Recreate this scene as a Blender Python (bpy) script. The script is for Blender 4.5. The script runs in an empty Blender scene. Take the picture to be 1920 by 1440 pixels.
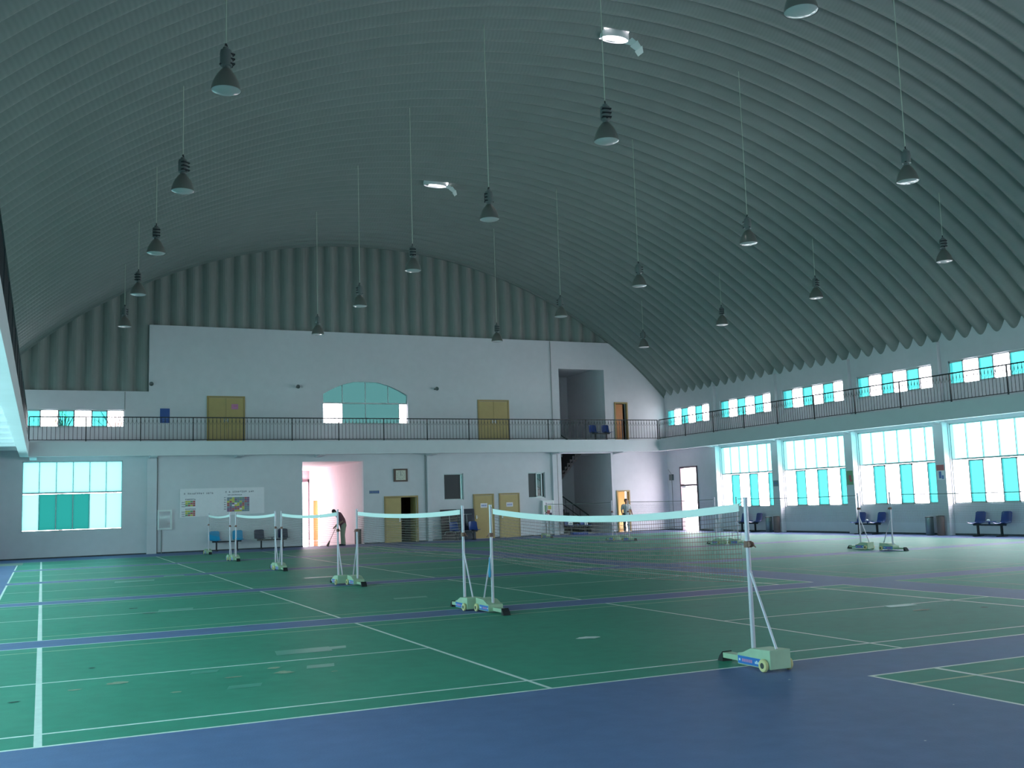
import bpy, bmesh, math, random
from mathutils import Vector, Matrix
random.seed(7)
PI = math.pi
S = bpy.context.scene
C = S.collection

# ------------------------------------------------------------------ camera
cam_d = bpy.data.cameras.new('camera'); cam = bpy.data.objects.new('camera', cam_d); C.objects.link(cam)
S.camera = cam
CAMP = Vector((-5.943, -8.051, 1.567))
PITCH, YAW, ROLL, FPX = 0.115483, -0.428542, -0.0315155, 1932.5
def cam_axes():
    cy, sy, cp, sp = math.cos(YAW), math.sin(YAW), math.cos(PITCH), math.sin(PITCH)
    f = Vector((-sy*cp, cy*cp, sp)); rt = Vector((cy, sy, 0)); up = rt.cross(f)
    cr, sr = math.cos(ROLL), math.sin(ROLL)
    return cr*rt+sr*up, -sr*rt+cr*up, f
RT, UP, FW = cam_axes()
m = Matrix((RT, UP, -FW)).transposed().to_4x4(); m.translation = CAMP
cam.matrix_world = m
cam_d.sensor_width = 36; cam_d.sensor_fit = 'HORIZONTAL'; cam_d.lens = FPX/1920*36
cam_d.clip_start = .05; cam_d.clip_end = 500

# ------------------------------------------------------------------ world, exposure
S.view_settings.view_transform = 'Standard'; S.view_settings.look = 'None'
S.view_settings.gamma = 1; S.view_settings.use_curve_mapping = False
S.view_settings.exposure = 1.22
W = bpy.data.worlds.new('sky'); S.world = W; W.use_nodes = True
wn = W.node_tree.nodes; wl = W.node_tree.links; wn.clear()
wo = wn.new('ShaderNodeOutputWorld'); wb = wn.new('ShaderNodeBackground')
wb.inputs[0].default_value = (1.0, .90, .965, 1); wb.inputs[1].default_value = 7.5
wl.new(wb.outputs[0], wo.inputs[0])
W.cycles.sampling_method = 'MANUAL'; W.cycles.sample_map_resolution = 256

def portal(loc, rot, sx, sy):
    l = bpy.data.lights.new('window_portal', 'AREA'); l.shape = 'RECTANGLE'; l.size = sx; l.size_y = sy
    l.cycles.is_portal = True
    o = bpy.data.objects.new('window_portal', l); C.objects.link(o); o.location = loc; o.rotation_euler = rot
# portals: sampling guides for the sky behind each band of windows (they give off no light of their own)
portal((23.32, 11.95, 2.5), (0, PI/2, 0), 2.8, 48)
portal((23.32, 11.95, 5.7), (0, PI/2, 0), .9, 48)
portal((-8.52, 11.95, 2.5), (0, -PI/2, 0), 2.8, 48)
portal((-8.52, 11.95, 5.7), (0, -PI/2, 0), .9, 48)
portal((-4.8, 36.95, 2.4), (-PI/2, 0, 0), 3.9, 3.0)
portal((13.7, -13.1, 2.5), (PI/2, 0, 0), 14, 2.8)  # sky behind the added back windows
portal((7.2, 36.95, 6.3), (-PI/2, 0, 0), 4.2, 2.2)
portal((5.6, 47.3, 1.6), (-PI/2, 0, 0), 3.4, 3.3)
portal((3.95, 43.4, 1.7), (0, -PI/2, 0), 2.4, 6.4)  # sky behind the side opening added to the corridor

# ------------------------------------------------------------------ materials
def mat(name, col, rough=.6, metal=0., spec=.5, noise=None, bump=None, wave=None, coat=0.):
    m = bpy.data.materials.new(name); m.use_nodes = True
    nt = m.node_tree; b = nt.nodes['Principled BSDF']
    b.inputs['Base Color'].default_value = (*col, 1); b.inputs['Roughness'].default_value = rough
    b.inputs['Metallic'].default_value = metal; b.inputs['Specular IOR Level'].default_value = spec
    if coat: b.inputs['Coat Weight'].default_value = coat
    tc = nt.nodes.new('ShaderNodeTexCoord')
    if noise:
        sc, amt = noise[:2]
        n = nt.nodes.new('ShaderNodeTexNoise'); n.inputs['Scale'].default_value = sc; n.inputs['Detail'].default_value = 6
        nt.links.new(tc.outputs['Object'], n.inputs['Vector'])
        n2 = nt.nodes.new('ShaderNodeTexNoise'); n2.inputs['Scale'].default_value = sc*.11; n2.inputs['Detail'].default_value = 3
        nt.links.new(tc.outputs['Object'], n2.inputs['Vector'])
        ad = nt.nodes.new('ShaderNodeMath'); ad.operation = 'ADD'
        nt.links.new(n.outputs['Fac'], ad.inputs[0]); nt.links.new(n2.outputs['Fac'], ad.inputs[1])
        r = nt.nodes.new('ShaderNodeMapRange'); r.inputs['From Min'].default_value = .7; r.inputs['From Max'].default_value = 1.3
        r.inputs['To Min'].default_value = 1-amt; r.inputs['To Max'].default_value = 1+amt
        nt.links.new(ad.outputs[0], r.inputs['Value'])
        mx = nt.nodes.new('ShaderNodeVectorMath'); mx.operation = 'SCALE'; mx.inputs[0].default_value = col
        nt.links.new(r.outputs[0], mx.inputs['Scale']); nt.links.new(mx.outputs[0], b.inputs['Base Color'])
    if bump:
        n = nt.nodes.new('ShaderNodeTexNoise'); n.inputs['Scale'].default_value = bump[0]; n.inputs['Detail'].default_value = 4
        nt.links.new(tc.outputs['Object'], n.inputs['Vector'])
        bp = nt.nodes.new('ShaderNodeBump'); bp.inputs['Strength'].default_value = bump[1]; bp.inputs['Distance'].default_value = .02
        nt.links.new(n.outputs['Fac'], bp.inputs['Height']); nt.links.new(bp.outputs[0], b.inputs['Normal'])
    return m
def glass(name, tint, gloss=.05):
    m = bpy.data.materials.new(name); m.use_nodes = True; nt = m.node_tree; nt.nodes.clear()
    o = nt.nodes.new('ShaderNodeOutputMaterial'); mx = nt.nodes.new('ShaderNodeMixShader'); mx.inputs[0].default_value = gloss
    t = nt.nodes.new('ShaderNodeBsdfTransparent'); t.inputs[0].default_value = (*tint, 1)
    g = nt.nodes.new('ShaderNodeBsdfGlossy'); g.inputs['Roughness'].default_value = .15
    nt.links.new(t.outputs[0], mx.inputs[1]); nt.links.new(g.outputs[0], mx.inputs[2]); nt.links.new(mx.outputs[0], o.inputs[0])
    return m
M = {}
M['wall'] = mat('white_wall_paint', (.68, .665, .70), .8, noise=(3., .035), spec=.2)
M['wall_pink'] = mat('daylight_pink_wall', (.72, .62, .64), .7, noise=(3., .03), spec=.3)  # pink cast of the daylight put into the corridor wall colour
M['slab'] = mat('balcony_paint', (.70, .70, .73), .75, noise=(2., .03), spec=.25)
M['roof'] = mat('grey_steel_arch_panel', (.215, .245, .235), .5, .1, noise=(1.2, .06), spec=.4)
M['gable'] = mat('grey_steel_gable_panel', (.27, .29, .275), .6, .1, noise=(1.2, .06), spec=.3)
M['green'] = mat('green_court_paint', (.052, .270, .190), .55, noise=(5., .10), bump=(60, .12), spec=.2)
M['blue'] = mat('blue_court_paint', (.122, .168, .345), .55, noise=(5., .10), bump=(60, .12), spec=.2)
M['line'] = mat('white_court_line', (.76, .77, .75), .5, noise=(9., .10))
M['line3'] = mat('grey_court_paint', (.26, .30, .26), .6, noise=(9., .2))
M['line2'] = mat('yellowish_court_line', (.42, .50, .33), .5, noise=(9., .15))
M['patch'] = mat('floor_repair_teal', (.068, .32, .24), .4, noise=(5., .06))
M['scuff'] = mat('floor_scuff', (.30, .33, .24), .7, noise=(20., .3))
M['scuffd'] = mat('floor_dark_mark', (.02, .06, .05), .7)
M['skirt'] = mat('dark_floor_edge', (.07, .08, .09), .8, noise=(8., .3))
M['tile'] = mat('polished_pale_tile', (.60, .54, .54), .12, noise=(6., .06), spec=.7)
M['alu'] = mat('window_aluminium', (.50, .55, .56), .4, .3)
M['alud'] = mat('brown_aluminium', (.17, .11, .13), .4, .3)
M['clear'] = glass('clear_glass', (.93, .95, .95), .04)
M['cyan'] = glass('cyan_tinted_glass', (.012, .125, .12), .05)
M['pale'] = glass('pale_cyan_glass', (.085, .30, .285), .05)
M['left'] = glass('left_cyan_glass', (.17, .38, .36), .05)
M['teal'] = glass('deep_teal_glass', (.006, .020, .019), .08)
def frosted(name, col):
    m = bpy.data.materials.new(name); m.use_nodes = True; nt = m.node_tree; nt.nodes.clear()
    o = nt.nodes.new('ShaderNodeOutputMaterial'); t = nt.nodes.new('ShaderNodeBsdfTranslucent'); t.inputs[0].default_value = (*col, 1)
    nt.links.new(t.outputs[0], o.inputs[0]); return m
M['frost'] = frosted('frosted_pale_glass', (.040, .17, .165)); M['frostteal'] = frosted('frosted_teal_glass', (.0018, .028, .024))
M['yellow'] = mat('yellow_wood_veneer', (.50, .36, .145), .45, noise=(4., .06))
M['yframe'] = mat('yellow_door_frame', (.38, .26, .10), .5, noise=(4., .08))
M['orange'] = mat('orange_door', (.50, .19, .05), .4, noise=(4., .06))
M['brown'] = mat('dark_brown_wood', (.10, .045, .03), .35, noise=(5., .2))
M['chrome'] = mat('brushed_metal', (.6, .62, .65), .3, .9)
M['iron'] = mat('black_painted_iron', (.012, .014, .02), .45)
M['pole'] = mat('pale_painted_steel', (.62, .53, .62), .35, .1, noise=(12., .06))
M['polerust'] = mat('rusty_clamp', (.22, .10, .08), .7, noise=(30., .4))
M['basegreen'] = mat('light_green_paint', (.41, .51, .36), .5, noise=(8., .10))
M['label'] = mat('blue_label', (.03, .16, .52), .35)
M['labelw'] = mat('label_white', (.75, .8, .85), .5)
M['labelp'] = mat('label_pink', (.60, .22, .42), .5)
M['tyre'] = mat('cream_wheel', (.74, .60, .30), .5)
M['hub'] = mat('dark_wheel_hub', (.05, .05, .05), .5)
M['rubber'] = mat('black_rubber', (.015, .015, .018), .7)
M['tape'] = mat('white_net_tape', (.78, .80, .80), .7)
M['thread'] = mat('brown_net_thread', (.19, .12, .11), .8)
M['cord'] = mat('grey_cord', (.25, .26, .25), .7)
M['seatblue'] = mat('dark_blue_plastic', (.018, .055, .24), .28, spec=.6)
M['seatnavy'] = mat('navy_plastic', (.02, .022, .07), .3, spec=.5)
M['seatlight'] = mat('sky_blue_plastic', (.02, .32, .60), .3, spec=.5)
M['paper'] = mat('white_paper', (.88, .82, .86), .7, noise=(10., .03))
M['ink'] = mat('dark_print', (.10, .08, .12), .7)
M['cy'] = mat('print_yellow', (.62, .58, .12), .7); M['cr'] = mat('print_red', (.50, .14, .14), .7)
M['cg'] = mat('print_green', (.20, .36, .20), .7); M['cp'] = mat('print_purple', (.26, .14, .26), .7)
M['cgr'] = mat('print_grey', (.22, .28, .33), .7); M['cb'] = mat('print_blue', (.15, .22, .5), .7)
M['hood'] = mat('spun_aluminium', (.30, .30, .28), .35, .7)
M['ballast'] = mat('grey_cast_housing', (.16, .18, .18), .5, .3)
M['lens'] = mat('frosted_lamp_glass', (.48, .48, .48), .15, spec=.6)
M['wire'] = mat('pale_wire', (.50, .54, .46), .6)
M['navy'] = mat('navy_table_top', (.010, .014, .035), .3)
M['navy2'] = mat('dark_maroon_table_top', (.035, .018, .028), .35)
M['dark'] = mat('stair_shade_colour', (.05, .045, .05), .8)  # shade of the stairwell put into the colour of the flights
M['blackpane'] = mat('black_window_fill', (.006, .010, .016), .4)  # flat black fill for the dark parts of the high windows
M['skin'] = mat('skin', (.30, .16, .10), .5); M['hair'] = mat('black_hair', (.012, .010, .012), .5)
M['maroon'] = mat('maroon_shirt_cloth', (.17, .06, .08), .85); M['khaki'] = mat('khaki_cloth', (.30, .30, .22), .85)
M['tee'] = mat('grey_tee_cloth', (.42, .46, .45), .85); M['trouser'] = mat('charcoal_cloth', (.035, .032, .042), .85)
M['shoe'] = mat('dark_shoe', (.02, .02, .03), .5); M['shoew'] = mat('pale_shoe', (.5, .45, .42), .5)
M['eyew'] = mat('eye_white', (.7, .7, .7), .3); M['lip'] = mat('lip', (.25, .09, .08), .5)
M['steel'] = mat('steel_bin', (.30, .33, .34), .3, .7); M['redbrown'] = mat('red_brown_paint', (.17, .12, .11), .5)
M['bark'] = mat('bark', (.10, .07, .06), .9); M['leaf'] = mat('yellow_green_leaf', (.42, .40, .08), .7)
M['bluebd'] = mat('blue_notice', (.04, .10, .34), .5)
M['mirror'] = mat('mirror_glass', (.8, .8, .8), .06, 1.)
M['gold'] = mat('clock_face', (.62, .60, .50), .4)
M['shed'] = mat('outbuilding_render', (.30, .36, .33), .8)

# ------------------------------------------------------------------ mesh builder
class MB:
    def __init__(s): s.v = []; s.f = []; s.m = []
    def add(s, vs, fs, mi=0, T=None):
        b = len(s.v)
        s.v += [tuple(T @ Vector(p)) if T else tuple(p) for p in vs]
        s.f += [tuple(b+i for i in f) for f in fs]; s.m += [mi]*len(fs); return s
    def box(s, x0, x1, y0, y1, z0, z1, mi=0, T=None):
        vs = [(x, y, z) for z in (z0, z1) for y in (y0, y1) for x in (x0, x1)]
        return s.add(vs, [(0, 2, 3, 1), (4, 5, 7, 6), (0, 1, 5, 4), (2, 6, 7, 3), (0, 4, 6, 2), (1, 3, 7, 5)], mi, T)
    def quad(s, a, b, c, d, mi=0): return s.add([a, b, c, d], [(0, 1, 2, 3)], mi)
    def tube(s, p0, p1, r0, r1=None, n=10, mi=0, cap=True):
        r1 = r0 if r1 is None else r1
        p0, p1 = Vector(p0), Vector(p1); d = (p1-p0)
        if d.length < 1e-6: return s
        d.normalize(); a = d.orthogonal().normalized(); b = d.cross(a)
        vs = []
        for p, r in ((p0, r0), (p1, r1)):
            for i in range(n):
                t = 2*PI*i/n; vs.append(p+a*math.cos(t)*r+b*math.sin(t)*r)
        fs = [(i, (i+1) % n, n+(i+1) % n, n+i) for i in range(n)]
        if cap: fs += [tuple(range(n))[::-1], tuple(range(n, 2*n))]
        return s.add(vs, fs, mi)
    def path(s, pts, r, n=6, mi=0):
        for a, b in zip(pts, pts[1:]): s.tube(a, b, r, r, n, mi)
        return s
    def lathe(s, prof, c=(0, 0, 0), n=20, mi=0, T=None):
        vs = []; fs = []
        for r, z in prof:
            for i in range(n):
                t = 2*PI*i/n; vs.append((c[0]+r*math.cos(t), c[1]+r*math.sin(t), c[2]+z))
        for k in range(len(prof)-1):
            for i in range(n):
                j = (i+1) % n; fs.append((k*n+i, k*n+j, (k+1)*n+j, (k+1)*n+i))
        return s.add(vs, fs, mi, T)
    def prism(s, poly, a0, a1, axis='x', mi=0, T=None):
        def P(u, w, a): return {'x': (a, u, w), 'y': (u, a, w), 'z': (u, w, a)}[axis]
        n = len(poly); vs = [P(u, w, a0) for u, w in poly]+[P(u, w, a1) for u, w in poly]
        fs = [(i, (i+1) % n, n+(i+1) % n, n+i) for i in range(n)]+[tuple(range(n))[::-1], tuple(range(n, 2*n))]
        return s.add(vs, fs, mi, T)
    def ball(s, c, r, n=10, mi=0, sc=(1, 1, 1), T=None):
        vs = []; fs = []; h = n//2
        for k in range(h+1):
            ph = PI*k/h
            for i in range(n):
                t = 2*PI*i/n
                vs.append((c[0]+r*sc[0]*math.sin(ph)*math.cos(t), c[1]+r*sc[1]*math.sin(ph)*math.sin(t), c[2]+r*sc[2]*math.cos(ph)))
        for k in range(h):
            for i in range(n):
                j = (i+1) % n; fs.append((k*n+i, (k+1)*n+i, (k+1)*n+j, k*n+j))
        return s.add(vs, fs, mi, T)
    def build(s, name, mats, parent=None, smooth=False, bevel=0., merge=False):
        me = bpy.data.meshes.new(name); me.from_pydata(s.v, [], s.f)
        if not isinstance(mats, (list, tuple)): mats = [mats]
        for m_ in mats: me.materials.append(m_)
        me.polygons.foreach_set('material_index', s.m)
        if smooth: me.polygons.foreach_set('use_smooth', [True]*len(s.f))
        if merge or smooth or bevel:
            bm = bmesh.new(); bm.from_mesh(me); bmesh.ops.remove_doubles(bm, verts=bm.verts, dist=1e-5)
            bmesh.ops.recalc_face_normals(bm, faces=bm.faces); bm.to_mesh(me); bm.free()
        if smooth:
            try: me.set_sharp_from_angle(angle=math.radians(40))
            except Exception: pass
        me.update()
        o = bpy.data.objects.new(name, me); C.objects.link(o)
        if parent: o.parent = parent
        if bevel:
            bv = o.modifiers.new('bevel', 'BEVEL'); bv.width = bevel; bv.segments = 2; bv.limit_method = 'ANGLE'
        return o
def tag(o, label=None, cat=None, group=None, kind=None):
    if label: o['label'] = label
    if cat: o['category'] = cat
    if group: o['group'] = group
    if kind: o['kind'] = kind
    return o
def thing(name, label, cat, loc=(0, 0, 0), rz=0, group=None, kind=None):
    o = bpy.data.objects.new(name, None); C.objects.link(o); o.location = loc; o.rotation_euler = (0, 0, rz)
    return tag(o, label, cat, group, kind)
def copy_tree(o, parent=None):
    c = o.copy(); C.objects.link(c)
    if parent: c.parent = parent
    for ch in list(o.children): copy_tree(ch, c)
    return c

# ------------------------------------------------------------------ dimensions of the hall
XL, XR, YF, YB = -8.2, 23.0, 36.6, -12.8
XC, RAD = 7.4, 21.4; ZC = 13.52-RAD
def zarch(x, off=0.): return ZC+math.sqrt(max(0, (RAD+off)**2-(x-XC)**2))
def wallmesh(mb, axis, a0, a1, z0, z1, c0, c1, holes, mi=0, ztop=None):
    """upright wall between c0 and c1 in its normal direction; holes = (a0,a1,z0,z1)"""
    A = sorted({a0, a1, *[h[0] for h in holes], *[h[1] for h in holes]}); Z = sorted({z0, z1, *[h[2] for h in holes], *[h[3] for h in holes]})
    A = [a for a in A if a0-1e-6 <= a <= a1+1e-6]; Z = [z for z in Z if z0-1e-6 <= z <= z1+1e-6]
    def solid(i, j):
        if not (0 <= i < len(A)-1 and 0 <= j < len(Z)-1): return False
        ca, cz = (A[i]+A[i+1])/2, (Z[j]+Z[j+1])/2
        return not any(h[0] < ca < h[1] and h[2] < cz < h[3] for h in holes)
    def P(a, c, z): return (a, c, z) if axis == 'x' else (c, a, z)
    for i in range(len(A)-1):
        for j in range(len(Z)-1):
            if not solid(i, j): continue
            a, b, z, w = A[i], A[i+1], Z[j], Z[j+1]
            mb.quad(P(a, c0, z), P(b, c0, z), P(b, c0, w), P(a, c0, w), mi); mb.quad(P(a, c1, z), P(a, c1, w), P(b, c1, w), P(b, c1, z), mi)
            if not solid(i-1, j): mb.quad(P(a, c0, z), P(a, c0, w), P(a, c1, w), P(a, c1, z), mi)
            if not solid(i+1, j): mb.quad(P(b, c0, z), P(b, c1, z), P(b, c1, w), P(b, c0, w), mi)
            if not solid(i, j-1): mb.quad(P(a, c0, z), P(a, c1, z), P(b, c1, z), P(b, c0, z), mi)
            if not solid(i, j+1): mb.quad(P(a, c0, w), P(b, c0, w), P(b, c1, w), P(a, c1, w), mi)
    return mb

# ------------------------------------------------------------------ floor with its painted courts
def court_floor():
    g = .75; H = .02
    rects = []           # x0,x1,y0,y1,mat ; later wins
    
    def court(xc, y0, LN=2):
        x0, x1, y1 = xc-6.7, xc+6.7, y0+6.1
        rects.append((x0, x1, y0, y1, 1))
        yl = [(y0, y0+.04, LN), (y1-.04, y1, LN), (y0+.46, y0+.50, (3 if LN == 2 else 7) if y0 > 1 else 2), (y1-.50, y1-.46, 3 if LN == 2 else 7)]
        for a, b, k in yl: rects.append((x0, x1, a, b, k))
        for s in (-1, 1):
            rects.append((*sorted((xc+s*6.7, xc+s*6.66)), y0, y1, LN))
            rects.append((*sorted((xc+s*5.967, xc+s*5.912)), y0, y1, LN))
            rects.append((*sorted((xc+s*2.0, xc+s*1.96)), y0, y1, LN))
            rects.append((*sorted((xc+s*6.7, xc+s*1.98)), y0+3.03, y0+3.07, LN))
    for k in range(5):
        court(0.0, k*(6.1+g)); court(14.55, k*(6.1+g), 7)
    court(7.25, -7.1)
    X = sorted({-8.4, 23.2, *[r[0] for r in rects], *[r[1] for r in rects]}); Y = sorted({-13.0, 36.8, *[r[2] for r in rects], *[r[3] for r in rects]})
    mb = MB()
    for i in range(len(X)-1):
        cx = (X[i]+X[i+1])/2; col = [r for r in rects if r[0] < cx < r[1]]
        run = None
        for j in range(len(Y)-1):
            cy = (Y[j]+Y[j+1])/2; k = 0
            for r in col:
                if r[2] < cy < r[3]: k = r[4]
            if run and run[2] == k: run[1] = Y[j+1]
            else:
                if run: mb.quad((X[i], run[0], 0), (X[i+1], run[0], 0), (X[i+1], run[1], 0), (X[i], run[1], 0), run[2])
                run = [Y[j], Y[j+1], k]
        mb.quad((X[i], run[0], 0), (X[i+1], run[0], 0), (X[i+1], run[1], 0), (X[i], run[1], 0), run[2])
    # repaired squares, worn places and one pale rectangle, a millimetre of paint on top
    zc = [.001]
    def patch(x, y, w, d, k, sk=0.):
        zc[0] += .00012; z = zc[0]
        mb.quad((x, y, z), (x+w, y, z), (x+w+sk, y+d, z), (x+sk, y+d, z), k)
    def blob(x, y, w, d, k):
        zc[0] += .00012; z = zc[0]; n = 14; vs = [(x+w*.5*math.cos(t)*random.uniform(.6, 1.1), y+d*.5*math.sin(t)*random.uniform(.55, 1.1), z) for t in [2*PI*i/n for i in range(n)]]
        mb.add(vs, [tuple(range(n))], k)
    for u, v, w, d, k in [(519, 1229, .62, .36, 4), (600, 1219, .30, .2, 4), (575, 1254, .28, .2, 4), (355, 1265, .26, .16, 4), (425, 1293, .30, .18, 4), (214, 1093, .9, .5, 4), (296, 1147, .55, .35, 4), (307, 1082, .5, .5, 4), (740, 1124, .6, .25, 4), (572, 1085, .7, .35, 4), (1670, 1139, .5, .2, 4)]:
        p = onz(u, v); patch(p.x, p.y, w, d, k, .05)
    p = onz(2, 1062); patch(p.x-.3, p.y, .95, 2.2, 7)  # pale grey rectangle over the blue at the far left
    for u, v, w, d, k in [(220, 1281, .26, .2, 5), (331, 1298, .12, .09, 5), (140, 1294, .16, .08, 5), (533, 1261, .2, .2, 5), (512, 1253, .17, .12, 5), (437, 1270, .2, .07, 5), (627, 1259, .08, .05, 5), (1102, 1196, .30, .22, 2),
                          (172, 1253, .09, .06, 6), (280, 1150, .3, .1, 6), (249, 1141, .2, .15, 6), (25, 1317, .12, .06, 6), (1728, 1144, .35, .15, 5), (1845, 1139, .14, .1, 6), (1480, 1275, .03, .02, 2), (1788, 1322, .02, .015, 2), (1735, 1390, .02, .014, 2)]:
        p = onz(u, v); blob(p.x, p.y, w, d, k)
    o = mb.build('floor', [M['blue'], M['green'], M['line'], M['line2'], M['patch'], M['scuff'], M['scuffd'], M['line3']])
    tag(o, 'blue hall floor painted with green badminton courts and white lines', 'floor', kind='structure')
def onz(u, v, z=0.):
    d = RT*((u-960)/FPX)-UP*((v-720)/FPX)+FW; t = (z-CAMP.z)/d.z; return CAMP+d*t
court_floor()

# ------------------------------------------------------------------ vaulted ceiling
def ceiling():
    per = .66; n_arc = 96; y0, y1 = YB-.1, YF+.50; ny = int((y1-y0)/per*12)
    a0 = math.acos((XR+.05-XC)/RAD); a1 = PI-math.acos((XC-XL+.05)/RAD)
    vents = ((7.4, 14.05, .42, .19), (7.25, 27.2, .46, .19))
    mb = MB(); vs = []; fs = []
    ys = [y0+(y1-y0)*j/ny for j in range(ny+1)]
    for i in range(n_arc+1):
        a = a0+(a1-a0)*i/n_arc
        for y in ys:
            s = abs(math.sin(PI*y/per)); r = RAD+.30*(1-s**.8)
            vs.append((XC+r*math.cos(a), y, ZC+r*math.sin(a)))
    for i in range(n_arc):
        for j in range(ny):
            cx = XC+RAD*math.cos(a0+(a1-a0)*(i+.5)/n_arc); cy = (ys[j]+ys[j+1])/2
            if any(abs(cx-v[0]) < v[2]*.75 and abs(cy-v[1]) < v[3] for v in vents): continue
            fs.append((i*(ny+1)+j, i*(ny+1)+j+1, (i+1)*(ny+1)+j+1, (i+1)*(ny+1)+j))
    mb.add(vs, fs)
    o = mb.build('ceiling', M['roof'], smooth=True)
    nt = M['roof'].node_tree; b = nt.nodes['Principled BSDF']          # crimps pressed across every arch panel
    tc = nt.nodes.new('ShaderNodeTexCoord'); sp = nt.nodes.new('ShaderNodeSeparateXYZ'); nt.links.new(tc.outputs['Object'], sp.inputs[0])
    cx = nt.nodes.new('ShaderNodeMath'); cx.operation = 'SUBTRACT'; cx.inputs[1].default_value = XC; nt.links.new(sp.outputs[0], cx.inputs[0])
    cz = nt.nodes.new('ShaderNodeMath'); cz.operation = 'SUBTRACT'; cz.inputs[1].default_value = ZC; nt.links.new(sp.outputs[2], cz.inputs[0])
    at = nt.nodes.new('ShaderNodeMath'); at.operation = 'ARCTAN2'; nt.links.new(cx.outputs[0], at.inputs[0]); nt.links.new(cz.outputs[0], at.inputs[1])
    mu = nt.nodes.new('ShaderNodeMath'); mu.operation = 'MULTIPLY'; mu.inputs[1].default_value = RAD*2*PI/.11; nt.links.new(at.outputs[0], mu.inputs[0])
    sn = nt.nodes.new('ShaderNodeMath'); sn.operation = 'SINE'; nt.links.new(mu.outputs[0], sn.inputs[0])
    bp = nt.nodes.new('ShaderNodeBump'); bp.inputs['Strength'].default_value = .12; bp.inputs['Distance'].default_value = .008
    nt.links.new(sn.outputs[0], bp.inputs['Height']); nt.links.new(bp.outputs[0], b.inputs['Normal'])
    tag(o, 'grey barrel vault of ribbed steel arch panels over the whole hall', 'ceiling', kind='structure')
    for k, (x, y, w, d) in enumerate(vents):
        z = zarch(x)
        t = thing('roof_vent', ['bent white roof vent with hanging flap nearest the camera', 'small white roof vent with hanging flap nearer the far wall'][k], 'vent', (x, y, z), 0, 'roof vents along the ridge')
        c = MB()
        c.lathe([(1, .42), (1.0, -.03), (.93, -.035), (.93, .42)], n=24, T=Matrix.Diagonal((w, d+.03, 1, 1)))
        c.build('collar', M['tape'], t, smooth=True)
        f = MB(); pts = [(0, 0), (.16, -.05), (.30, -.17), (.36, -.32)]
        for (a, b_), (c_, d_) in zip(pts, pts[1:]):
            f.quad((w+a, -d, b_), (w+a, d, b_), (w+c_, d*.7, d_), (w+c_, -d*.7, d_)); f.quad((w+a, -d, b_+.01), (w+c_, -d*.7, d_+.01), (w+c_, d*.7, d_+.01), (w+a, d, b_+.01))
        f.build('flap', M['tape'], t)
ceiling()

# ------------------------------------------------------------------ windows
winno = [0]
def axis_pts(axis, c):
    return (lambda a, d, z: (a, c+d, z)) if axis == 'x' else (lambda a, d, z: (c+d, a, z))
def box_ax(mb, axis, c, a0, a1, d0, d1, z0, z1, mi=0):
    a0, a1 = min(a0, a1), max(a0, a1); d0, d1 = min(d0, d1), max(d0, d1)
    if axis == 'x': mb.box(a0, a1, c+d0, c+d1, z0, z1, mi)
    else: mb.box(c+d0, c+d1, a0, a1, z0, z1, mi)
def window(axis, c, out, a0, a1, z0, z1, bands, label, frame='alu', origin=None, group=None):
    """bands = list of (z0, z1, [(fraction width, glass index)...]) ; out = +-1 outward sense ; a runs a0->a1"""
    winno[0] += 1
    glasses = [M['clear'], M['cyan'], M['pale'], M['teal'], M['blackpane'], M['frost'], M['frostteal'], M['left']]
    t = thing('window_%d' % winno[0], label, 'window', (0, 0, 0), 0, group, 'structure')
    fr = MB(); gl = MB(); w = .035
    L = a1-a0
    for z in (z0, z1-w*1.3): box_ax(fr, axis, c, a0, a1, out*.06, out*.14, z, z+w*1.3)
    for a in (0, L-w*math.copysign(1, L)): box_ax(fr, axis, c, a0+a, a0+a+w*math.copysign(1, L), out*.06, out*.14, z0, z1)
    for b0, b1, cells in bands:
        if b0 > z0+.1: box_ax(fr, axis, c, a0, a1, out*.055, out*.15, b0-.06, b0)
        a = a0; tot = sum(x[0] for x in cells)
        for wd, gi in cells:
            e = a+L*wd/tot; sg = math.copysign(1, L)
            box_ax(fr, axis, c, e-w*.4*sg, e+w*.4*sg, out*.07, out*.13, b0, b1)
            if gi == 1:      # a slid pair of sashes has its own frame
                for q in (a, e-.045*sg): box_ax(fr, axis, c, q, q+.045*sg, out*.05, out*.12, b0, b1)
                for q in (b0, b1-.05): box_ax(fr, axis, c, a, e, out*.05, out*.12, q, q+.05)
            if gi is not None:
                p = axis_pts(axis, c); gl.quad(p(a, out*.10, b0), p(e, out*.10, b0), p(e, out*.10, b1), p(a, out*.10, b1), gi)
            a = e
    fr.build('window_frame', M[frame], t); gl.build('window_pane', glasses, t)
    return t
NB = 11
cols = [32.3-4.5*k for k in range(NB)]
HR = []; HU = []
lowb = lambda: [(2.65, 3.86, [(1, 2)]*6), (1.10, 2.58, [(1.1, 0), (1, 1)]*3)]
uppb = lambda: [(5.22, 6.04, [(1, 1), (1.05, 0)]*3)]
ords = ['farthest', 'second', 'third', 'fourth', 'fifth', 'sixth', 'seventh', 'eighth', 'ninth', 'tenth', 'eleventh']
for k, c in enumerate(cols):
    HR.append((c-4.25, c-.25, 1.08, 3.88)); HU.append((c-4.22, c-.45, 5.2, 6.06))
HR = [h for h in HR if h[0] > YB+.2]; HU = [h for h in HU if h[0] > YB+.2]
for k, h in enumerate(HR):
    window('y', XR, 1, h[1], h[0], h[2], h[3], lowb(), '%s large window along the right wall below the gallery, with open sashes' % ords[k], group='large windows of the right wall')
    window('y', XL, -1, h[1], h[0], h[2], h[3], [(2.65, 3.86, [(1, 7)]*6), (1.10, 2.58, [(1.1, 7), (1, 7)]*3)], '%s large window along the left wall below the gallery' % ords[k], group='large windows of the left wall')
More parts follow.
